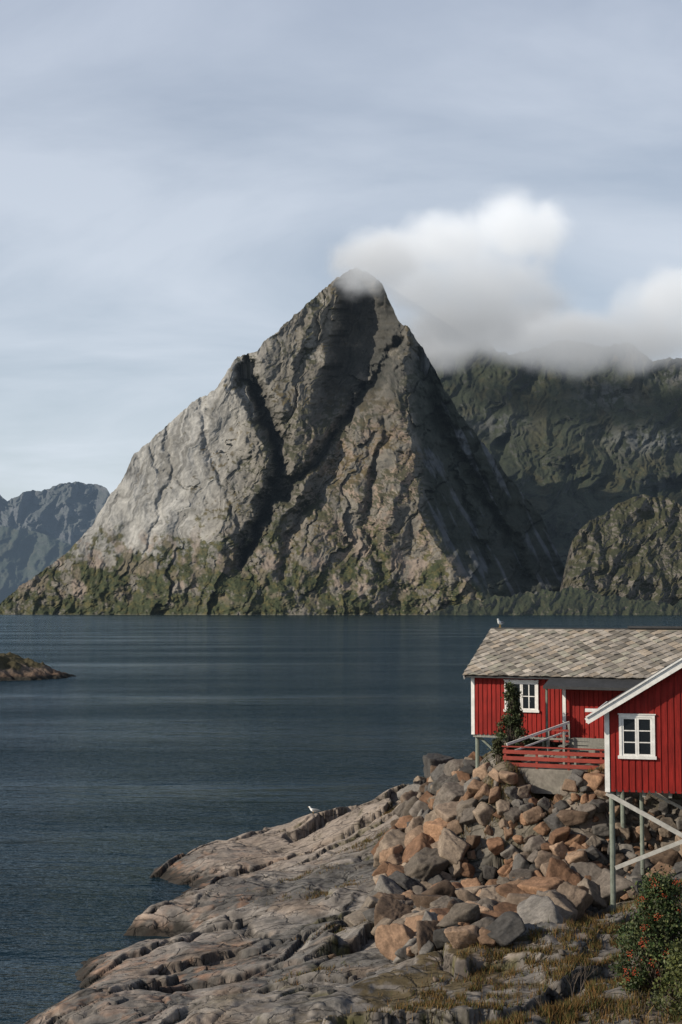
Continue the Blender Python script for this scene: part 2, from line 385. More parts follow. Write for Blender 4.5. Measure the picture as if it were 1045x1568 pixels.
def ground(x,y):
    i=np.clip(np.searchsorted(gx,x)-1,0,len(gx)-2); j=np.clip(np.searchsorted(gy,y)-1,0,len(gy)-2)
    tx=(x-gx[i])/(gx[i+1]-gx[i]); ty=(y-gy[j])/(gy[j+1]-gy[j])
    return (GZ[i,j]*(1-tx)+GZ[i+1,j]*tx)*(1-ty)+(GZ[i,j+1]*(1-tx)+GZ[i+1,j+1]*tx)*ty
N=normal_z(GX,GY,GZ); nz=np.abs(N[...,2])
n1=fbm(GX/4,GY/4,601,5,.6); n2=fbm(GX/.8,GY/.8,611,5,.65); n3=fbm(GX/9,GY/9,621,3)
C=np.ones(GX.shape+(3,))*np.array([.150,.138,.125])
C=mixc(C,[.205,.182,.16],ss(-.1,.6,n1+.3*ph)*.8)
C=mixc(C,[.085,.082,.077],ss(.1,.6,-n1+.5*(pk-.4))*.75)
C=mixc(C,[.19,.135,.095],ss(.15,.6,fbm(GX/2.5,GY/2.5,641,4))*.5)
C*=(1+.34*n2+.3*(pk-.5))[...,None]
sea=ss(1.4,.3,GZ+.7*n1)
C=mixc(C,[.21,.105,.055],sea*ss(-.2,.4,n2+n1*.4)*.65)
far=ss(57,64,GY)
C=mixc(C,[.29,.235,.19],far*ss(.5,1.2,GZ)*.65)
C=mixc(C,[.030,.027,.024],crack*.88)
C=mixc(C,[.024,.021,.017],ss(.5,.18,GZ+.12*n2)*.95)
gm=ss(.05,.4,n1+.3*n2-.02)*ss(.84,.95,nz)*ss(1.6,2.2,GZ)*ss(50,38,GY)
C=mixc(C,[.08,.058,.023],gm*.9)
gm2=ss(.0,.35,fbm(GX/1.8,GY/1.0,631,4))*ss(1.2,1.8,GZ)
C=mixc(C,[.07,.066,.025],gm2*crack*1.2)
C=mixc(C,[.075,.062,.027],np.exp(-(((GX-8.5)/3.5)**2+((GY-52.0)/1.7)**2))*.9)
grid_mesh("rocky_shore",GX,GY,GZ,C,m_shore)

# ------------------------------------------------------------------ islet
ix=np.linspace(-92,-44,260); iy=np.linspace(228,275,200); IX,IY=np.meshgrid(ix,iy,indexing='ij')
ridge=np.interp(IX[:,0],[-92,-78,-68,-60.5,-56,-52,-48.7,-45.7],[3.5,4.6,4.4,3.9,3.0,1.8,.5,-1.4])[:,None]
IZ=ridge-((IY-250)/9.5)**2*1.9+fbm(IX/6,IY/6,701,5,.55)*.9+(rdg(IX/4,IY/2,711,4)-.5)*1.0
nI=fbm(IX/5,IY/5,721,5,.6)
CI=np.ones(IX.shape+(3,))*np.array([.12,.09,.07]); CI=mixc(CI,[.05,.045,.02],ss(1.8,2.6,IZ+nI)*.85); CI=mixc(CI,[.14,.08,.046],ss(1.5,.7,IZ+.5*nI)*.5); CI=mixc(CI,[.022,.02,.016],ss(.9,.4,IZ))
grid_mesh("rocky_islet",IX,IY,IZ,CI,m_isl)

# ------------------------------------------------------------------ boulders
def ico(sub):
    bm=bmesh.new(); bmesh.ops.create_icosphere(bm,subdivisions=sub,radius=1)
    v=np.array([x.co[:] for x in bm.verts]); f=np.array([[q.index for q in p.verts] for p in bm.faces]); bm.free(); return v,f
ICO={k:ico(k) for k in (3,4,5)}
def boulder(r,sub):
    v,f=ICO[sub]
    ax=np.array(Euler((rng.uniform(0,6),rng.uniform(0,6),rng.uniform(0,6))).to_matrix())
    nn=np.concatenate([ax,-ax]); nn=nn+rng.normal(size=nn.shape)*.2
    c=rng.uniform(.52,.80,6)
    k=rng.integers(3,8); n2_=rng.normal(size=(k,3)); nn=np.concatenate([nn,n2_]); c=np.concatenate([c,rng.uniform(.68,.95,k)])
    nn/=np.linalg.norm(nn,axis=1,keepdims=True)
    dp=v@nn.T; q=np.where(dp>.05,c/np.maximum(dp,.05),50)
    p=rng.uniform(18,45); rad=(np.sum(q**-p,1)+1.25**-p)**(-1/p)
    s=rng.uniform(0,100)
    rad=rad*(1+.06*gn(v[:,0]*2.3+s,v[:,1]*2.3+v[:,2]*1.7,9)+.04*gn(v[:,0]*5+s,v[:,2]*5+v[:,1]*4,19)+.02*gn(v[:,0]*11+s,v[:,2]*10+v[:,1]*9,29))
    P=v*rad[:,None]*np.array([1,rng.uniform(.65,1),rng.uniform(.55,.9)])*r*1.25
    R=np.array(Euler((rng.uniform(-.6,.6),rng.uniform(-.6,.6),rng.uniform(0,6.28))).to_matrix())
    return P@R.T,f
poly=np.array([(3.9,66),(6.0,62),(5.2,58),(5.6,52.6),(9.9,50.6),(13.5,50.5),(13.5,46),(11,45),(8.3,46),(6.9,44),(5.6,41),(4.2,38.6),(2.0,39.5),(.8,46.5),(1.6,52),(2.2,58)])
def inside(x,y):
    c=False; j=len(poly)-1
    for i in range(len(poly)):
        if (poly[i][1]>y)!=(poly[j][1]>y) and x<(poly[j][0]-poly[i][0])*(y-poly[i][1])/(poly[j][1]-poly[i][1])+poly[i][0]: c=not c
        j=i
    return c
Vs=[];Fs=[];Cs=[];off=0; placed=[]
pal=np.array([(.245,.145,.088),(.215,.138,.09),(.185,.14,.105),(.14,.12,.102),(.105,.098,.09),(.255,.175,.12),(.19,.108,.065),(.155,.13,.105),(.07,.066,.062),(.235,.185,.14),(.155,.142,.127),(.12,.083,.058)])
def place(cnt,r0,r1,sub,sep,lift):
    global off
    made=0;tries=0
    while made<cnt and tries<cnt*40:
        tries+=1
        x=rng.uniform(-1,14);y=rng.uniform(37,68)
        if not inside(x,y): continue
        r=r0+(r1-r0)*rng.random()**1.3
        top=(x>5 and y>48.5)
        if top and r>.42: continue
        if any((x-a)**2+(y-b)**2<(sep*(r+c_))**2 for a,b,c_ in placed): continue
        placed.append((x,y,r)); made+=1
        P,f=boulder(r,sub)
        z=ground(x,y)+r*(min(lift,.3) if top else lift)+rng.uniform(-.05,.1)
        P=P+np.array([x,y,z]); Vs.append(P); Fs.append(f+off); off+=len(P)
        col=pal[rng.integers(len(pal))]*rng.uniform(.62,1.12)
        Cs.append(np.repeat(col[None],len(P),0))
place(90,.52,.92,5,.60,.32)
place(260,.30,.52,4,.54,.5)
place(620,.12,.30,4,.42,.8)
def strays(cnt,x0,x1,y0,y1,r0,r1):
    global off
    for i in range(cnt):
        x=rng.uniform(x0,x1);y=rng.uniform(y0,y1)
        r=rng.uniform(r0,r1); P,f=boulder(r,3); z=ground(x,y)
        if z<.9: continue
        P=P+np.array([x,y,z+r*.3]); Vs.append(P);Fs.append(f+off);off+=len(P);Cs.append(np.repeat((pal[rng.integers(len(pal))]*rng.uniform(.7,1.1))[None],len(P),0))
strays(20,-1,9,31,44,.05,.14); strays(70,5.8,12,50,51.9,.1,.25)
raw_mesh("boulder_pile",np.concatenate(Vs),np.concatenate(Fs),m_bould,np.concatenate(Cs),smooth=True)

# ------------------------------------------------------------------ box-part builder
class Part:
    def __init__(s): s.v=[];s.f=[];s.c=[]
    def hexa(s,c8,col=None):
        o=len(s.v); s.v+= [tuple(p) for p in c8]
        for q in ((0,3,2,1),(4,5,6,7),(0,1,5,4),(1,2,6,5),(2,3,7,6),(3,0,4,7)): s.f.append([o+i for i in q])
        s.c+= [col or (1,1,1)]*8
    def box(s,x0,x1,y0,y1,z0,z1,col=None):
        s.hexa([(x0,y0,z0),(x1,y0,z0),(x1,y1,z0),(x0,y1,z0),(x0,y0,z1),(x1,y0,z1),(x1,y1,z1),(x0,y1,z1)],col)
    def beam(s,p,q,w,h,up=(0,0,1)):
        p=Vector(p);q=Vector(q);d=(q-p).normalized();up=Vector(up)
        if abs(d.dot(up))>.98: up=Vector((0,1,0))
        a=d.cross(up).normalized()*w/2; b=a.cross(d).normalized()*h/2
        s.hexa([p-a-b,p+a-b,p+a+b,p-a+b,q-a-b,q+a-b,q+a+b,q-a+b])
    def cyl(s,p,q,r,r2=None,k=8):
        r2=r if r2 is None else r2
        p=Vector(p);q=Vector(q);d=(q-p).normalized();a=d.orthogonal().normalized();b=d.cross(a)
        o=len(s.v)
        for i in range(k):
            t=6.28318*i/k; e=a*math.cos(t)+b*math.sin(t); s.v.append(tuple(p+e*r)); s.v.append(tuple(q+e*r2))
        for i in range(k):
            j=(i+1)%k; s.f.append([o+2*i,o+2*j,o+2*j+1,o+2*i+1])
        s.c+=[(1,1,1)]*(2*k)
    def obj(s,name,mat,parent=None,col=False,bevel=0):
        o=raw_mesh(name,s.v,s.f,mat,np.array(s.c) if col else None,parent)
        if bevel:
            m=o.modifiers.new("b",'BEVEL'); m.width=bevel; m.segments=1
        return o
def empty(name,loc,rz):
    e=bpy.data.objects.new(name,None); e.location=loc; e.rotation_euler=(0,0,rz); link(e); return e

m_red=simple("red_paint",(.20,.0125,.009),.65,.36,3,.003,spec=.2,stretch=(6,6,.6))
m_redf=simple("faded_red_paint",(.22,.032,.02),.65,.3,5,.003,stretch=(1,6,6))
m_white=simple("white_paint",(.62,.61,.58),.5,.16,6,.002)
m_grey=simple("weathered_wood",(.20,.20,.175),.8,.3,6,.005,stretch=(4,4,.7))
m_greyl=simple("light_timber",(.36,.35,.32),.75,.2,6,.004)
m_post=simple("treated_post",(.15,.17,.14),.8,.3,6,.005)
m_felt=simple("dark_roof_felt",(.028,.029,.031),.8,.3,8,.004)
m_conc=simple("concrete",(.18,.165,.14),.9,.35,5,.008)
m_glass,ntg,bg=newmat("window_glass"); bg.inputs['Base Color'].default_value=(.010,.012,.014,1); bg.inputs['Roughness'].default_value=.08; bg.inputs['Specular IOR Level'].default_value=.5
m_slate=rockmat("roof_slate",(3,18),(.01,.004),var=(.72,1.28),rough=.85,spec=.2)

def window(parent,x0,x1,z0,z1,y,cols,rows,sashes=2):
    fr=Part(); gl=Part(); fw=.085
    fr.box(x0,x1,y-.05,y+.02,z1-fw,z1); fr.box(x0-.04,x1+.04,y-.08,y+.02,z0-.03,z0+fw-.02)
    fr.box(x0,x0+fw,y-.05,y+.02,z0+fw-.02,z1-fw); fr.box(x1-fw,x1,y-.05,y+.02,z0+fw-.02,z1-fw)
    fr.box(x0-.03,x1+.03,y-.075,y+.02,z1,z1+.03)
    a0,a1,b0,b1=x0+fw,x1-fw,z0+fw-.02,z1-fw
    sw=(a1-a0)/sashes
    for i in range(sashes):
        s0=a0+i*sw+.004; s1=s0+sw-.008; st=.055
        fr.box(s0,s0+st,y-.03,y+.015,b0,b1); fr.box(s1-st,s1,y-.03,y+.015,b0,b1)
        fr.box(s0+st,s1-st,y-.03,y+.015,b0,b0+st); fr.box(s0+st,s1-st,y-.03,y+.015,b1-st,b1)
        for c in range(1,cols):
            xc=s0+st+(s1-s0-2*st)*c/cols; fr.box(xc-.02,xc+.02,y-.02,y+.01,b0+st,b1-st)
        for r in range(1,rows):
            zc=b0+st+(b1-b0-2*st)*r/rows; fr.box(s0+st,s1-st,y-.022,y+.008,zc-.016,zc+.016)
    gl.box(a0+.02,a1-.02,y+.002,y+.006,b0+.02,b1-.02)
    fr.obj("window_frame",m_white,parent); gl.obj("window_glass",m_glass,parent)

def battens(p,x0,x1,y,topf,z0,skip=None,step=.185,w=.125,t=.024):
    x=x0
    while x<x1-.02:
        xe=min(x+w,x1)
        zt0,zt1=topf(x),topf(xe)
        segs=[(z0,None)]
        if skip and xe>skip[0] and x<skip[1]: segs=[(z0,skip[2]),(skip[3],None)]
        for a,b in segs:
            b0=zt0 if b is None else b; b1=zt1 if b is None else b
            j=random.uniform(-.004,.004)
            p.hexa([(x,y-t+j,a),(xe,y-t+j,a),(xe,y,a),(x,y,a),(x,y-t+j,b0),(xe,y-t+j,b1),(xe,y,b1),(x,y,b0)])
        x+=step

def slates(parent,x0,x1,ya,za,yb,zb,name="slate_roof"):
    """diamond-laid stone slates from eave (ya,za) to ridge (yb,zb)"""
    p=Part(); L=math.hypot(yb-ya,zb-za); sy,sz=(yb-ya)/L,(zb-za)/L; nz_=abs(sy)
    ny=-sz if sy>0 else sz
    s=.25; row=0; d=0
    base=[(.30,.265,.225),(.25,.225,.195),(.34,.305,.26),(.20,.18,.155),(.28,.235,.185),(.26,.245,.2),(.15,.135,.115)]
    while d<L+.05:
        x=x0+(s*.85 if row%2 else 0)
        while x<x1:
            c=base[random.randrange(7)]; k=random.uniform(.75,1.15); c=(c[0]*k,c[1]*k,c[2]*k)
            j=random.uniform(-.02,.02); e=random.uniform(.035,.085)
            def P(a,b,h):
                dd=min(max(b,-.06),L); return (min(max(a,x0),x1),ya+sy*dd+ny*h,za+sz*dd+nz_*h)
            q=[(x,d-s+j),(x+s+j,d),(x,d+s),(x-s+j,d)]
            hh=[e,.022,.0,.018]
            top=[P(a,b,h+.025+random.uniform(0,.008)) for (a,b),h in zip(q,hh)]
            bot=[P(a,b,h-.0) for (a,b),h in zip(q,hh)]
            p.hexa(bot+top,c)
            x+=s*1.7
        d+=s*.85; row+=1
    return p.obj(name,m_slate,parent,col=True)

# ------------------------------------------------------------------ cabin with slate roof
def cabin_a():
    e=empty("red_cabin",(5.25,57.3,7.05),math.radians(-25))
    Lx,Dp=11.0,6.2; hy=Dp/2; sl=.513
    roofz=lambda y: 2.50+sl*(hy-abs(y-hy))
    w=Part()
    w.box(0,Lx,0,.12,0,2.46); w.box(0,Lx,Dp-.12,Dp,0,2.46)
    for xx in (0,Lx-.12):
        w.box(xx,xx+.12,.12,Dp-.12,0,2.46)
        w.hexa([(xx,.05,2.46),(xx+.12,.05,2.46),(xx+.12,Dp-.05,2.46),(xx,Dp-.05,2.46),(xx,hy-.02,4.0),(xx+.12,hy-.02,4.0),(xx+.12,hy+.02,4.0),(xx,hy+.02,4.0)])
    win=(1.38,2.76,.92,2.12)
    battens(w,.13,3.7,0,lambda x:2.44,-.05,(win[0],win[1],win[2]-.03,win[3]+.03))
    battens(w,7.9,Lx,0,lambda x:2.44,-.05)
    w.box(3.9,7.3,-.45,-.002,-.3,2.05); battens(w,4.02,7.3,-.45,lambda x:2.03,-.3)
    w.obj("walls",m_red,e)
    t=Part()
    t.box(-.03,.11,-.045,.0,-.06,2.44); t.box(-.035,-.002,.0,.14,-.06,2.44)
    t.box(3.86,3.99,-.50,-.452,-.3,2.04)
    t.beam((-.2,-.40,2.22),(-.2,hy,4.03),.03,.17,(0,-.5,1)); t.beam((-.2,Dp+.4,2.22),(-.2,hy,4.03),.03,.17,(0,.5,1))
    t.obj("white_trim",m_white,e)
    window(e,*win,-.02,2,2)
    d=Part(); dz=.07
    for sgn in (1,-1):
        ya=-.38 if sgn>0 else Dp+.38
        za=roofz(0)-.38*sl-.02
        yb=hy
        d.hexa([(-.22,ya,za-dz),(Lx+.2,ya,za-dz),(Lx+.2,yb,4.09-dz),(-.22,yb,4.09-dz),(-.22,ya,za),(Lx+.2,ya,za),(Lx+.2,yb,4.09),(-.22,yb,4.09)])
    d.box(5.6,8.2,hy-.16,hy+.16,4.16,4.25)
    d.hexa([(3.35,-1.35,1.92),(8.4,-1.35,1.92),(8.4,-.03,2.30),(3.35,-.03,2.30),(3.35,-1.35,2.0),(8.4,-1.35,2.0),(8.4,-.03,2.38),(3.35,-.03,2.38)])
    d.obj("roof_deck",m_felt,e)
    slates(e,-.24,Lx+.22,-.40,2.30,hy,4.10); slates(e,-.24,Lx+.22,Dp+.40,2.30,hy,4.10,"slate_roof_rear")
    r=Part(); r.box(-.24,Lx+.22,hy-.07,hy+.07,4.10,4.16); r.box(3.36,8.4,-1.375,-1.352,1.90,1.99); r.obj("ridge_cap",m_felt,e)
    pp=Part()
    for (x,y) in ((.12,.25),(.12,3),(.12,5.9),(2.6,1.2),(2.6,5.9),(5.5,.6),(5.5,5.9),(8.2,.3),(8.2,5.9),(10.8,.3),(10.8,5.9)):
        wx=5.25+x*.906+y*.4226; wy=57.3-x*.4226+y*.906
        pp.cyl((x,y,0),(x,y,ground(wx,wy)-7.35),.085)
    pp.cyl((3.45,-1.2,1.93),(3.45,-1.2,-.85),.045)
    pp.beam((.12,.25,-.1),(.9,.25,-.75),.08,.08)
    pp.obj("stilts",m_post,e)
    fl=Part(); fl.box(.02,Lx-.02,.02,Dp-.02,-.16,-.005); fl.obj("floor",m_grey,e)
cabin_a()

# ------------------------------------------------------------------ cabin on stilts, gable to the camera
def cabin_b():
    th=15; c_,s_=math.cos(math.radians(th)),math.sin(math.radians(th))
    e=empty("red_cabin",(8.3,45.0,6.36),math.radians(-th))
    Wd,Dp=5.6,7.5; hx=Wd/2; sl=.62
    rz=lambda x: 2.50+sl*(hx-abs(x-hx))
    w=Part()
    w.box(0,Wd,0,.12,0,2.46); w.box(0,Wd,Dp-.12,Dp,0,2.46); w.box(0,.12,.12,Dp-.12,0,2.46); w.box(Wd-.12,Wd,.12,Dp-.12,0,2.46)
    for yy in (0,Dp-.12):
        w.hexa([(0.03,yy,2.46),(Wd-.03,yy,2.46),(Wd-.03,yy+.12,2.46),(.03,yy+.12,2.46),(hx-.02,yy,4.18),(hx+.02,yy,4.18),(hx+.02,yy+.12,4.18),(hx-.02,yy+.12,4.18)])
    win=(.42,1.52,1.0,2.34)
    battens(w,.15,Wd-.12,0,lambda x:rz(x)-.03,-.06,(win[0],win[1],win[2]-.03,win[3]+.03),step=.2,w=.14)
    w.obj("walls",m_red,e)
    t=Part()
    t.box(-.03,.12,-.05,0,-.08,2.5); t.box(-.035,-.002,0,.15,-.08,2.44); t.box(Wd-.12,Wd+.03,-.05,0,-.08,2.5)
    ov=.55; yf=-.42
    ze=rz(0)-ov*sl+.0
    for sg in (1,-1):
        xa=-ov if sg>0 else Wd+ov
        t.beam((xa,yf,ze-.03),(hx,yf,ze-.03+sl*(hx+ov)),.035,.2,(-sg*sl,0,1))
    t.beam((-ov+.0,yf+.03,ze+.0),(-ov+.0,Dp+.3,ze+.0),.04,.16)
    t.obj("bargeboards",m_white,e)
    window(e,*win,-.02,1,3)
    d=Part(); top=ze+.05+sl*(hx+ov)
    for xa in (-ov,Wd+ov):
        d.hexa([(xa,yf+.02,ze-.02),(hx,yf+.02,top-.07),(hx,Dp+.35,top-.07),(xa,Dp+.35,ze-.02),(xa,yf+.02,ze+.05),(hx,yf+.02,top),(hx,Dp+.35,top),(xa,Dp+.35,ze+.05)])
    d.obj("roof",m_felt,e)
    t2=Part()
    t2.beam((-ov-.01,yf-.01,ze+.10),(hx,yf-.01,top+.08),.12,.05,(-sl,0,1))
    t2.box(-.62,-.1,-.1,.05,ze+.24,ze+.34)
    t2.obj("roof_capping",m_white,e)
    pp=Part()
    def post(x,y,r,top=0):
        wx=8.3+x*c_+y*s_; wy=45-x*s_+y*c_
        pp.cyl((x,y,top),(x,y,ground(wx,wy)-6.36-.3),r,k=10)
    for x,y,r in ((.16,.16,.085),(.95,2.4,.07),(2.9,.2,.085),(5.4,.2,.085),(.16,5.0,.08),(2.9,5,.08),(5.4,5,.08),(.16,7.3,.08),(2.9,3,.08)): post(x,y,r)
    pp.obj("stilts",m_post,e)
    b=Part()
    b.beam((0.0,.05,-.12),(2.75,.05,-1.58),.06,.14); b.beam((.25,.02,-2.42),(2.9,.02,-1.25),.06,.12)
    b.beam((2.9,.05,-.1),(5.4,.05,-1.6),.06,.14)
    b.beam((.95,2.4,-.2),(3.0,2.4,-1.2),.05,.1)
    b.obj("braces",m_greyl,e)
    fl=Part(); fl.box(.02,Wd-.02,.02,Dp-.02,-.05,-.003)
    for i in range(7): fl.box(.3+i*.8,.4+i*.8,.1,Dp-.1,-.22,-.052)
    fl.obj("floor_joists",m_grey,e)
cabin_b()

# ------------------------------------------------------------------ terrace
def terrace():
    th=21; e=empty("wooden_terrace",(6.0,53.0,6.15),math.radians(-th))
    c=Part(); c.box(0,6,0,3.4,-.9,0); c.obj("concrete_base",m_conc,e,bevel=.02)
    f=Part()
    for z0,z1 in ((.06,.20),(.29,.43),(.52,.66)): f.box(0,6,-.03,0,z0,z1)
    for z0,z1 in ((.06,.20),(.29,.43),(.52,.66)): f.box(-.03,0,0.01,3.2,z0,z1)
    f.box(-.05,6,-.06,.06,.76,.80)
    for i in range(6): f.box(.02+i*1.18,.10+i*1.18,.003,.08,0,.757)
    f.obj("red_fence",m_redf,e)
    w=Part()
    w.beam((.05,.3,.82),(2.0,2.2,1.55),.05,.09); w.beam((.35,.3,.60),(2.0,1.9,1.25),.04,.06)
    w.obj("stair_handrail",m_white,e)
    s=Part()
    for x,y,z in ((1.95,2.1,1.5),(1.3,1.5,1.25),(1.95,1.2,1.25)): s.box(x,x+.08,y,y+.08,0,z)
    for i in range(4): s.box(1.1+i*.22,1.35+i*.22,1.3,2.4,.16+i*.18,.2+i*.18)
    s.box(2.0,6,2.2,3.4,.86,.92); s.box(2.0,6,2.16,2.2,.3,.86)
    s.obj("stair_and_porch",m_grey,e)
    s=Part()
    for z in (1.05,1.25,1.45): s.box(1.4,2.1,1.62,1.65,z-.2,z-.13)
    s.obj("stair_gate",m_redf,e)
    b=empty("garden_bench",(6.0+2.3*.93+1.1*.36,53-2.3*.36+1.1*.93,6.15),math.radians(-th))
    g=Part()
    for i in range(3): g.box(0,1.9,.0+i*.15,.13+i*.15,.47,.50)
    for z in (.66,.82,.96): g.box(0,1.9,.46,.49,z-.05,z+.07)
    for x in (.1,1.7): g.box(x,x+.08,.0,.08,0,.468); g.box(x,x+.08,.492,.56,0,1.0); g.box(x,x+.08,.08,.49,.38,.46)
    g.obj("bench_planks",m_grey,b)
terrace()

# ------------------------------------------------------------------ foliage
def leafmat(name,rough=.6):
    m,nt,b=newmat(name); at=nd(nt,'ShaderNodeVertexColor',layer_name="Col"); nt.links.new(at.outputs[0],b.inputs['Base Color'])
    b.inputs['Roughness'].default_value=rough; b.inputs['Specular IOR Level'].default_value=.25
    return m
m_leaf=leafmat("leaf"); m_grass=leafmat("grass_blade",.8); m_bark=simple("bark",(.09,.07,.055),.9,.3,10,.01)
def shrub(name,loc,height,rad,nclump,nleaf,leaf,pal_,berry=0,lean=0):
    e=empty(name,loc,0); st=Part(); V=[];Fc=[];Co=[]
    r=np.random.default_rng(int(abs(loc[0])*100+nleaf))
    for i in range(nclump):
        h=height*(.12+.88*r.random()**.85); a=r.uniform(0,6.28)
        prof=math.sin(min(1,h/height*1.05+.18)*math.pi)**.55 if h<height*.78 else .35
        rr=rad*max(.12,prof)*math.sqrt(r.random())
        c=np.array([math.cos(a)*rr+lean*h,math.sin(a)*rr,h])
        base=Vector((r.uniform(-.1,.1),r.uniform(-.1,.1),-.15)); mid=Vector(c*.55)+Vector((r.uniform(-.1,.1),0,-.05))
        st.cyl(base,mid,.022,.014,5); st.cyl(mid,c,.014,.004,5)
        cr=rad*r.uniform(.16,.34); shade=r.uniform(.55,1.25)
        m=int(nleaf/nclump)
        p=r.normal(size=(m,3))*cr*.5*np.array([1,1,.9])+c
        for q in p:
            d=r.normal(size=3); d/=np.linalg.norm(d); b=np.cross(d,r.normal(size=3)); b/=np.linalg.norm(b)+1e-6
            l=leaf*r.uniform(.6,1.3); o=len(V)
            V+= [q-d*l*.5,q+b*l*.28,q+d*l*.5,q-b*l*.28]; Fc.append([o,o+1,o+2,o+3])
            Co+=[np.array(pal_[r.integers(len(pal_))])*shade*r.uniform(.7,1.3)]*4
        if berry and r.random()<berry:
            bc=c+r.normal(size=3)*cr*.4+np.array([0,-cr*.6,0])
            for q in r.normal(size=(22,3))*.045+bc:
                o=len(V); s=.013
                V+=[q+np.array(t)*s for t in ((1,0,0),(0,-1,0),(-1,0,0),(0,0,1))]+[q+np.array((0,0,-1))*s]
                Fc+= [[o,o+4,o+2,o+3],[o+1,o+3,o+2,o+4]]
                Co+=[np.array([.32,.05,.015])*r.uniform(.7,1.2)]*5
    st.obj("stems",m_bark,e); raw_mesh("leaves",V,Fc,m_leaf,np.array(Co),e)
G1=[(.042,.066,.020),(.030,.052,.016),(.07,.082,.026),(.05,.058,.026)]
shrub("rowan_shrub",(7.0,31.5,float(ground(7.0,31.5))-.1),2.45,1.0,130,18000,.08,G1,.35)
shrub("rowan_shrub",(7.2,29.9,float(ground(7.2,29.9))-.1),1.5,1.0,70,9500,.08,[(.08,.088,.025),(.05,.062,.02)],0)
shrub("willow_shrub",(6.42,54.2,float(ground(6.42,54.2))-.1),3.3,.62,85,8200,.10,[(.037,.05,.019),(.055,.067,.028),(.028,.039,.014)],lean=.03)
shrub("willow_shrub",(5.85,53.6,float(ground(5.85,53.6))-.1),1.1,.5,26,2000,.09,[(.06,.066,.026),(.045,.05,.02)])
tw=Part()
def branch(p,d,l,r,depth):
    q=p+d*l; tw.cyl(p,q,r,r*.7,5)
    if depth==0: return
    for i in range(3): branch(q,(d+Vector((random.uniform(-.5,.5),random.uniform(-.5,.5),random.uniform(-.1,.4)))).normalized(),l*random.uniform(.55,.85),r*.65,depth-1)
for (x,y) in ((5.0,31.8),(5.25,32.2),(4.6,32.4)):
    branch(Vector((x,y,float(ground(x,y))-.05)),Vector((random.uniform(-.2,.2),0,1)).normalized(),random.uniform(.35,.55),.012,3)
tw.obj("bare_bush",m_bark)
def grass(name,patches,palg):
    V=[];Fc=[];Co=[]
    for (cx,cy,rx,ry,cnt,h) in patches:
        x=cx+rng.normal(size=cnt)*rx*.5; y=cy+rng.normal(size=cnt)*ry*.5
        clump=fbm(x*1.6,y*1.6,801,3)
        for a,b,k in zip(x,y,clump):
            if k<-.05: continue
            z=float(ground(a,b))
            if z<.8: continue
            hh=h*rng.uniform(.5,1.3); t=rng.uniform(0,6.28); w=.012; o=len(V)
            lx,ly=rng.normal(size=2)*hh*.35
            V+=[(a-math.cos(t)*w,b-math.sin(t)*w,z-.02),(a+math.cos(t)*w,b+math.sin(t)*w,z-.02),(a+lx,b+ly,z+hh)]
            Fc.append([o,o+1,o+2]); c=np.array(palg[rng.integers(len(palg))])*rng.uniform(.7,1.3); Co+=[c]*3
    raw_mesh(name,V,Fc,m_grass,np.array(Co))
PG=[(.14,.072,.022),(.095,.074,.022),(.052,.064,.017),(.15,.095,.034),(.075,.046,.018)]
grass("grass",[(2.6,31.5,2.2,2.0,11000,.17),(4.6,31.3,2.0,2.0,12000,.2),(5.6,33.5,1.2,2.2,7000,.2),(6.3,36.5,1.2,2.5,7000,.18),(7.4,39.5,1.5,2.5,6000,.2),(3.0,36.0,1.4,1.2,3500,.13),(8.2,30,2,3,6000,.25),
 (4.6,38.2,1.6,1.2,4000,.16),(6.3,42.2,1.4,1.6,4000,.2),(3.2,33.5,2.5,1.2,4000,.14),
 (7.8,51.9,3.0,1.0,9000,.24),(10,44.5,2,1.5,2500,.2),(-1,41,1.2,.8,900,.1),(0.2,46,1.5,.6,900,.1),(1.2,60,1.4,.8,1200,.12),(2.6,64,1.6,.8,1500,.12),(9.6,43.5,1.5,2,3000,.2),(-1.5,55,1.5,.5,900,.1),(-.5,52,2.0,.7,1500,.1)],PG)

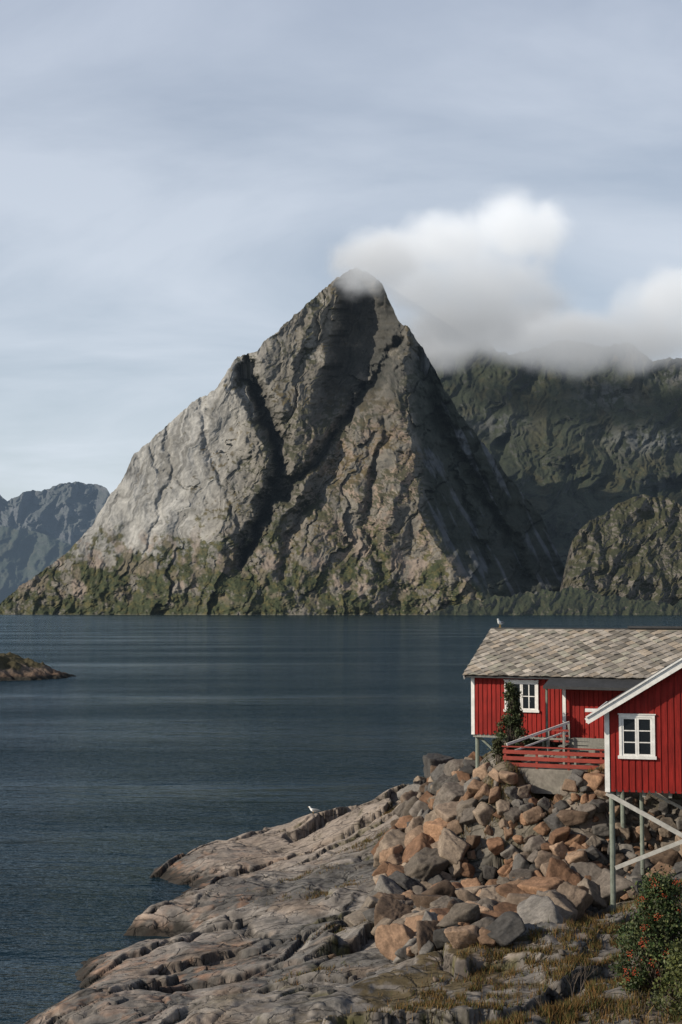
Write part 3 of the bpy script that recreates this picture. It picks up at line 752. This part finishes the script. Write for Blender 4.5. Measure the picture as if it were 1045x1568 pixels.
# ------------------------------------------------------------------ seagulls
m_gw=simple("gull_white",(.78,.78,.76),.8,.05); m_gg=simple("gull_grey",(.16,.17,.18),.8,.1); m_by=simple("gull_beak",(.6,.35,.05),.5,.1)
def loft(path,rad,k=12):
    V=[];Fc=[]
    n_=len(path)
    for i,(p,r) in enumerate(zip(path,rad)):
        p=Vector(p); a=Vector(path[max(0,i-1)]); b=Vector(path[min(n_-1,i+1)]); d=(b-a).normalized()
        s=Vector((0,1,0)); up=d.cross(s).normalized()
        for j in range(k):
            t=6.28318*j/k; V.append(tuple(p+s*math.cos(t)*r[0]+up*math.sin(t)*r[1]))
    for i in range(n_-1):
        for j in range(k):
            q=(j+1)%k; Fc.append([i*k+j,i*k+q,(i+1)*k+q,(i+1)*k+j])
    return V,Fc
def gull(loc,rz):
    e=empty("seagull",loc,rz)
    V,Fc=loft([(-.27,0,.17),(-.2,0,.18),(-.1,0,.185),(0,0,.19),(.08,0,.21),(.13,0,.26),(.16,0,.31),(.185,0,.345),(.215,0,.345),(.235,0,.34)],[(.012,.006),(.035,.03),(.065,.06),(.078,.075),(.07,.07),(.046,.048),(.038,.036),(.04,.038),(.028,.028),(.006,.006)])
    raw_mesh("body",V,Fc,m_gw,parent=e,smooth=True)
    for s in (1,-1):
        V,Fc=loft([(-.36,.02*s,.185),(-.25,.04*s,.20),(-.12,.062*s,.215),(0,.07*s,.215),(.07,.06*s,.21)],[(.004,.006),(.014,.022),(.022,.045),(.02,.05),(.004,.01)])
        raw_mesh("wing",V,Fc,m_gg,parent=e,smooth=True)
    b=Part(); b.cyl((.23,0,.34),(.285,0,.33),.011,.003,6)
    for s in (1,-1): b.cyl((0,.025*s,.14),(.01,.03*s,0),.006,.006,6); b.box(-.01,.05,.03*s-.02,.03*s+.02,-.005,.004)
    b.obj("beak_and_legs",m_by,e)
def wx(x,y,z,ox=5.25,oy=57.3,oz=7.05,t=25):
    c,s=math.cos(math.radians(t)),math.sin(math.radians(t)); return (ox+x*c+y*s,oy-x*s+y*c,oz+z)
gull(wx(.15,3.1,4.16),math.radians(235))
gx1,gy1,_=pixel_to_world(480.,1252.,70.5); gull((gx1,gy1,float(ground(gx1,gy1))),math.radians(170))
gull((7.3,51.8,float(ground(7.3,51.8))+.05),math.radians(-60))

# ------------------------------------------------------------------ clouds (volumes)
def cloud(name,ells,dens,nscale,k,lohi=(.05,.62),namp=(-.48,.06)):
    pts_=[]
    for (u_,v_,ru,rv,ry,D) in ells:
        x,y,z=pixel_to_world(float(u_),float(v_),float(D)); s=D/F*1.02; pts_.append((x,y,z,ru*s,ry,rv*s))
    P=np.array(pts_); lo=(P[:,:3]-P[:,3:]*1.16).min(0); hi=(P[:,:3]+P[:,3:]*1.16).max(0)
    c=(lo+hi)/2
    part=Part(); part.box(*[q for a,b in zip(lo-c,hi-c) for q in (a,b)])
    m=bpy.data.materials.new(name); m.use_nodes=True; nt=m.node_tree; nt.nodes.clear()
    out=nd(nt,'ShaderNodeOutputMaterial'); tc=nd(nt,'ShaderNodeTexCoord')
    prev=None
    nz1=noise(nt,nscale,4,.55,tc.outputs['Object'],.4)
    for (x,y,z,a,b_,c_) in pts_:
        s=nd(nt,'ShaderNodeVectorMath',operation='SUBTRACT'); nt.links.new(tc.outputs['Object'],s.inputs[0]); s.inputs[1].default_value=(x-c[0],y-c[1],z-c[2])
        d=nd(nt,'ShaderNodeVectorMath',operation='DIVIDE'); nt.links.new(s.outputs[0],d.inputs[0]); d.inputs[1].default_value=(a,b_,c_)
        l=nd(nt,'ShaderNodeVectorMath',operation='LENGTH'); nt.links.new(d.outputs[0],l.inputs[0])
        v=mapr(nt,l.outputs['Value'],0,1.15,1,0)
        if prev is None: prev=v
        else:
            q=nd(nt,'ShaderNodeMath',operation='SMOOTH_MAX'); q.inputs[2].default_value=.2; nt.links.new(prev,q.inputs[0]); nt.links.new(v,q.inputs[1]); prev=q.outputs[0]
    nn_=mapr(nt,nz1.outputs[0],.25,.75,*namp)
    ad=nd(nt,'ShaderNodeMath',operation='ADD'); nt.links.new(prev,ad.inputs[0]); nt.links.new(nn_,ad.inputs[1])
    g=nd(nt,'ShaderNodeMapRange',interpolation_type='SMOOTHSTEP')
    for i,vv in zip(('From Min','From Max','To Min','To Max'),(lohi[0]+.03,lohi[1],0,dens)): g.inputs[i].default_value=vv
    nt.links.new(ad.outputs[0],g.inputs['Value'])
    def scaled(f):
        q=nd(nt,'ShaderNodeMath',operation='MULTIPLY'); nt.links.new(g.outputs[0],q.inputs[0]); q.inputs[1].default_value=f; return q.outputs[0]
    sc=nd(nt,'ShaderNodeVolumeScatter'); sc.inputs['Color'].default_value=(1,1,1,1); nt.links.new(scaled(.4),sc.inputs['Density']); sc.inputs['Anisotropy'].default_value=.1
    ab=nd(nt,'ShaderNodeVolumeAbsorption'); ab.inputs['Color'].default_value=(0,0,0,1); nt.links.new(scaled(.6),ab.inputs['Density'])
    em=nd(nt,'ShaderNodeEmission'); em.inputs['Color'].default_value=(.93,.965,1,1)
    # glow added in place of multiple scattering, painted brighter towards the top
    sx=nd(nt,'ShaderNodeSeparateXYZ'); nt.links.new(tc.outputs['Object'],sx.inputs[0]); hgt=(hi-lo)[2]/2
    kk=mapr(nt,sx.outputs['Z'],-hgt*.55,hgt*.45,k[0],k[1])
    mu=nd(nt,'ShaderNodeMath',operation='MULTIPLY'); nt.links.new(g.outputs[0],mu.inputs[0]); nt.links.new(kk,mu.inputs[1]); nt.links.new(mu.outputs[0],em.inputs['Strength'])
    adds=nd(nt,'ShaderNodeAddShader'); nt.links.new(sc.outputs[0],adds.inputs[0]); nt.links.new(em.outputs[0],adds.inputs[1])
    ad2=nd(nt,'ShaderNodeAddShader'); nt.links.new(adds.outputs[0],ad2.inputs[0]); nt.links.new(ab.outputs[0],ad2.inputs[1]); nt.links.new(ad2.outputs[0],out.inputs['Volume'])
    o=part.obj(name,m); o.location=c
    return o
cloud("cloud",[(568,408,98,62,180,3010),(600,384,95,55,200,3150),(672,372,128,68,200,3200),(790,350,100,80,200,3200),(650,440,100,68,170,3270),(745,445,165,105,190,3270),(700,492,160,66,150,3330)],.019,.008,(.28,.72))
cloud("cloud",[(690,518,115,58,300,3840),(790,512,145,72,300,3840),(885,522,135,60,320,3820),(985,522,110,66,320,3820),(1035,458,115,66,280,3920),(1110,495,140,88,280,3920)],.013,.006,(.28,.60))

# ------------------------------------------------------------------ light
sd=Vector((-.84,-.30,.47)).normalized()
L=bpy.data.lights.new("sun",'SUN'); L.energy=5.0; L.angle=math.radians(.5); L.color=(1,.90,.755)
lo=link(bpy.data.objects.new("sun",L)); lo.rotation_euler=sd.to_track_quat('Z','Y').to_euler(); lo.location=(-50,-30,60)
wd=bpy.data.worlds.new("World"); scene.world=wd; wd.use_nodes=True; nt=wd.node_tree
bgN=nt.nodes['Background']; bgN.inputs['Strength'].default_value=.1
sk=nd(nt,'ShaderNodeTexSky',sky_type='NISHITA'); sk.sun_disc=False
sk.sun_elevation=math.asin(sd.z); sk.sun_rotation=math.atan2(sd.x,sd.y); sk.air_density=1.0; sk.dust_density=1.0
tc=nd(nt,'ShaderNodeTexCoord'); sp=nd(nt,'ShaderNodeSeparateXYZ'); nt.links.new(tc.outputs['Generated'],sp.inputs[0])
zz=nd(nt,'ShaderNodeMath',operation='ADD'); nt.links.new(sp.outputs['Z'],zz.inputs[0]); zz.inputs[1].default_value=.22
mx=nd(nt,'ShaderNodeMath',operation='MAXIMUM'); nt.links.new(zz.outputs[0],mx.inputs[0]); mx.inputs[1].default_value=.05
cb=nd(nt,'ShaderNodeCombineXYZ')
for i,a in enumerate('XY'):
    dv=nd(nt,'ShaderNodeMath',operation='DIVIDE'); nt.links.new(sp.outputs[a],dv.inputs[0]); nt.links.new(mx.outputs[0],dv.inputs[1]); nt.links.new(dv.outputs[0],cb.inputs[i])
mp=nd(nt,'ShaderNodeMapping'); mp.inputs['Scale'].default_value=(.9,1.4,1); mp.inputs['Rotation'].default_value=(0,0,.35); nt.links.new(cb.outputs[0],mp.inputs[0])
nz1=noise(nt,1.4,7,.52,mp.outputs[0],.5)
cov=mapr(nt,nz1.outputs[0],.34,.64,.45,.98)
fd=mapr(nt,sp.outputs['Z'],.40,.66,1,.10)  # cloud cover thinned in the unseen upper sky to cut ambient light
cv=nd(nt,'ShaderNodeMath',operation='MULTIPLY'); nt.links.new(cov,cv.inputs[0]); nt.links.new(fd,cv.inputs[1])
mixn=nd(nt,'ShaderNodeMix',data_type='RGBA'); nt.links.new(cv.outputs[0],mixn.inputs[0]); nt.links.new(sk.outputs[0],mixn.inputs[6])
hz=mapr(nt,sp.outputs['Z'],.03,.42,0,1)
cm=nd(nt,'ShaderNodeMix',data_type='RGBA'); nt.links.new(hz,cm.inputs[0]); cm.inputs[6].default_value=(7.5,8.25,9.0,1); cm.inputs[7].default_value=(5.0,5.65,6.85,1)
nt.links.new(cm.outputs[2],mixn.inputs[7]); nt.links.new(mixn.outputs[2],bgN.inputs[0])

# ------------------------------------------------------------------ camera
cam=bpy.data.cameras.new("camera"); cam.sensor_fit='VERTICAL'; cam.sensor_height=36; cam.lens=36*F/1568; cam.clip_end=30000; cam.clip_start=.5
co=link(bpy.data.objects.new("camera",cam)); co.location=(0,0,CAM_H); co.rotation_euler=(math.radians(90)+PITCH,0,0)
scene.camera=co
scene.view_settings.view_transform='Standard'; scene.view_settings.look='None'; scene.view_settings.exposure=0
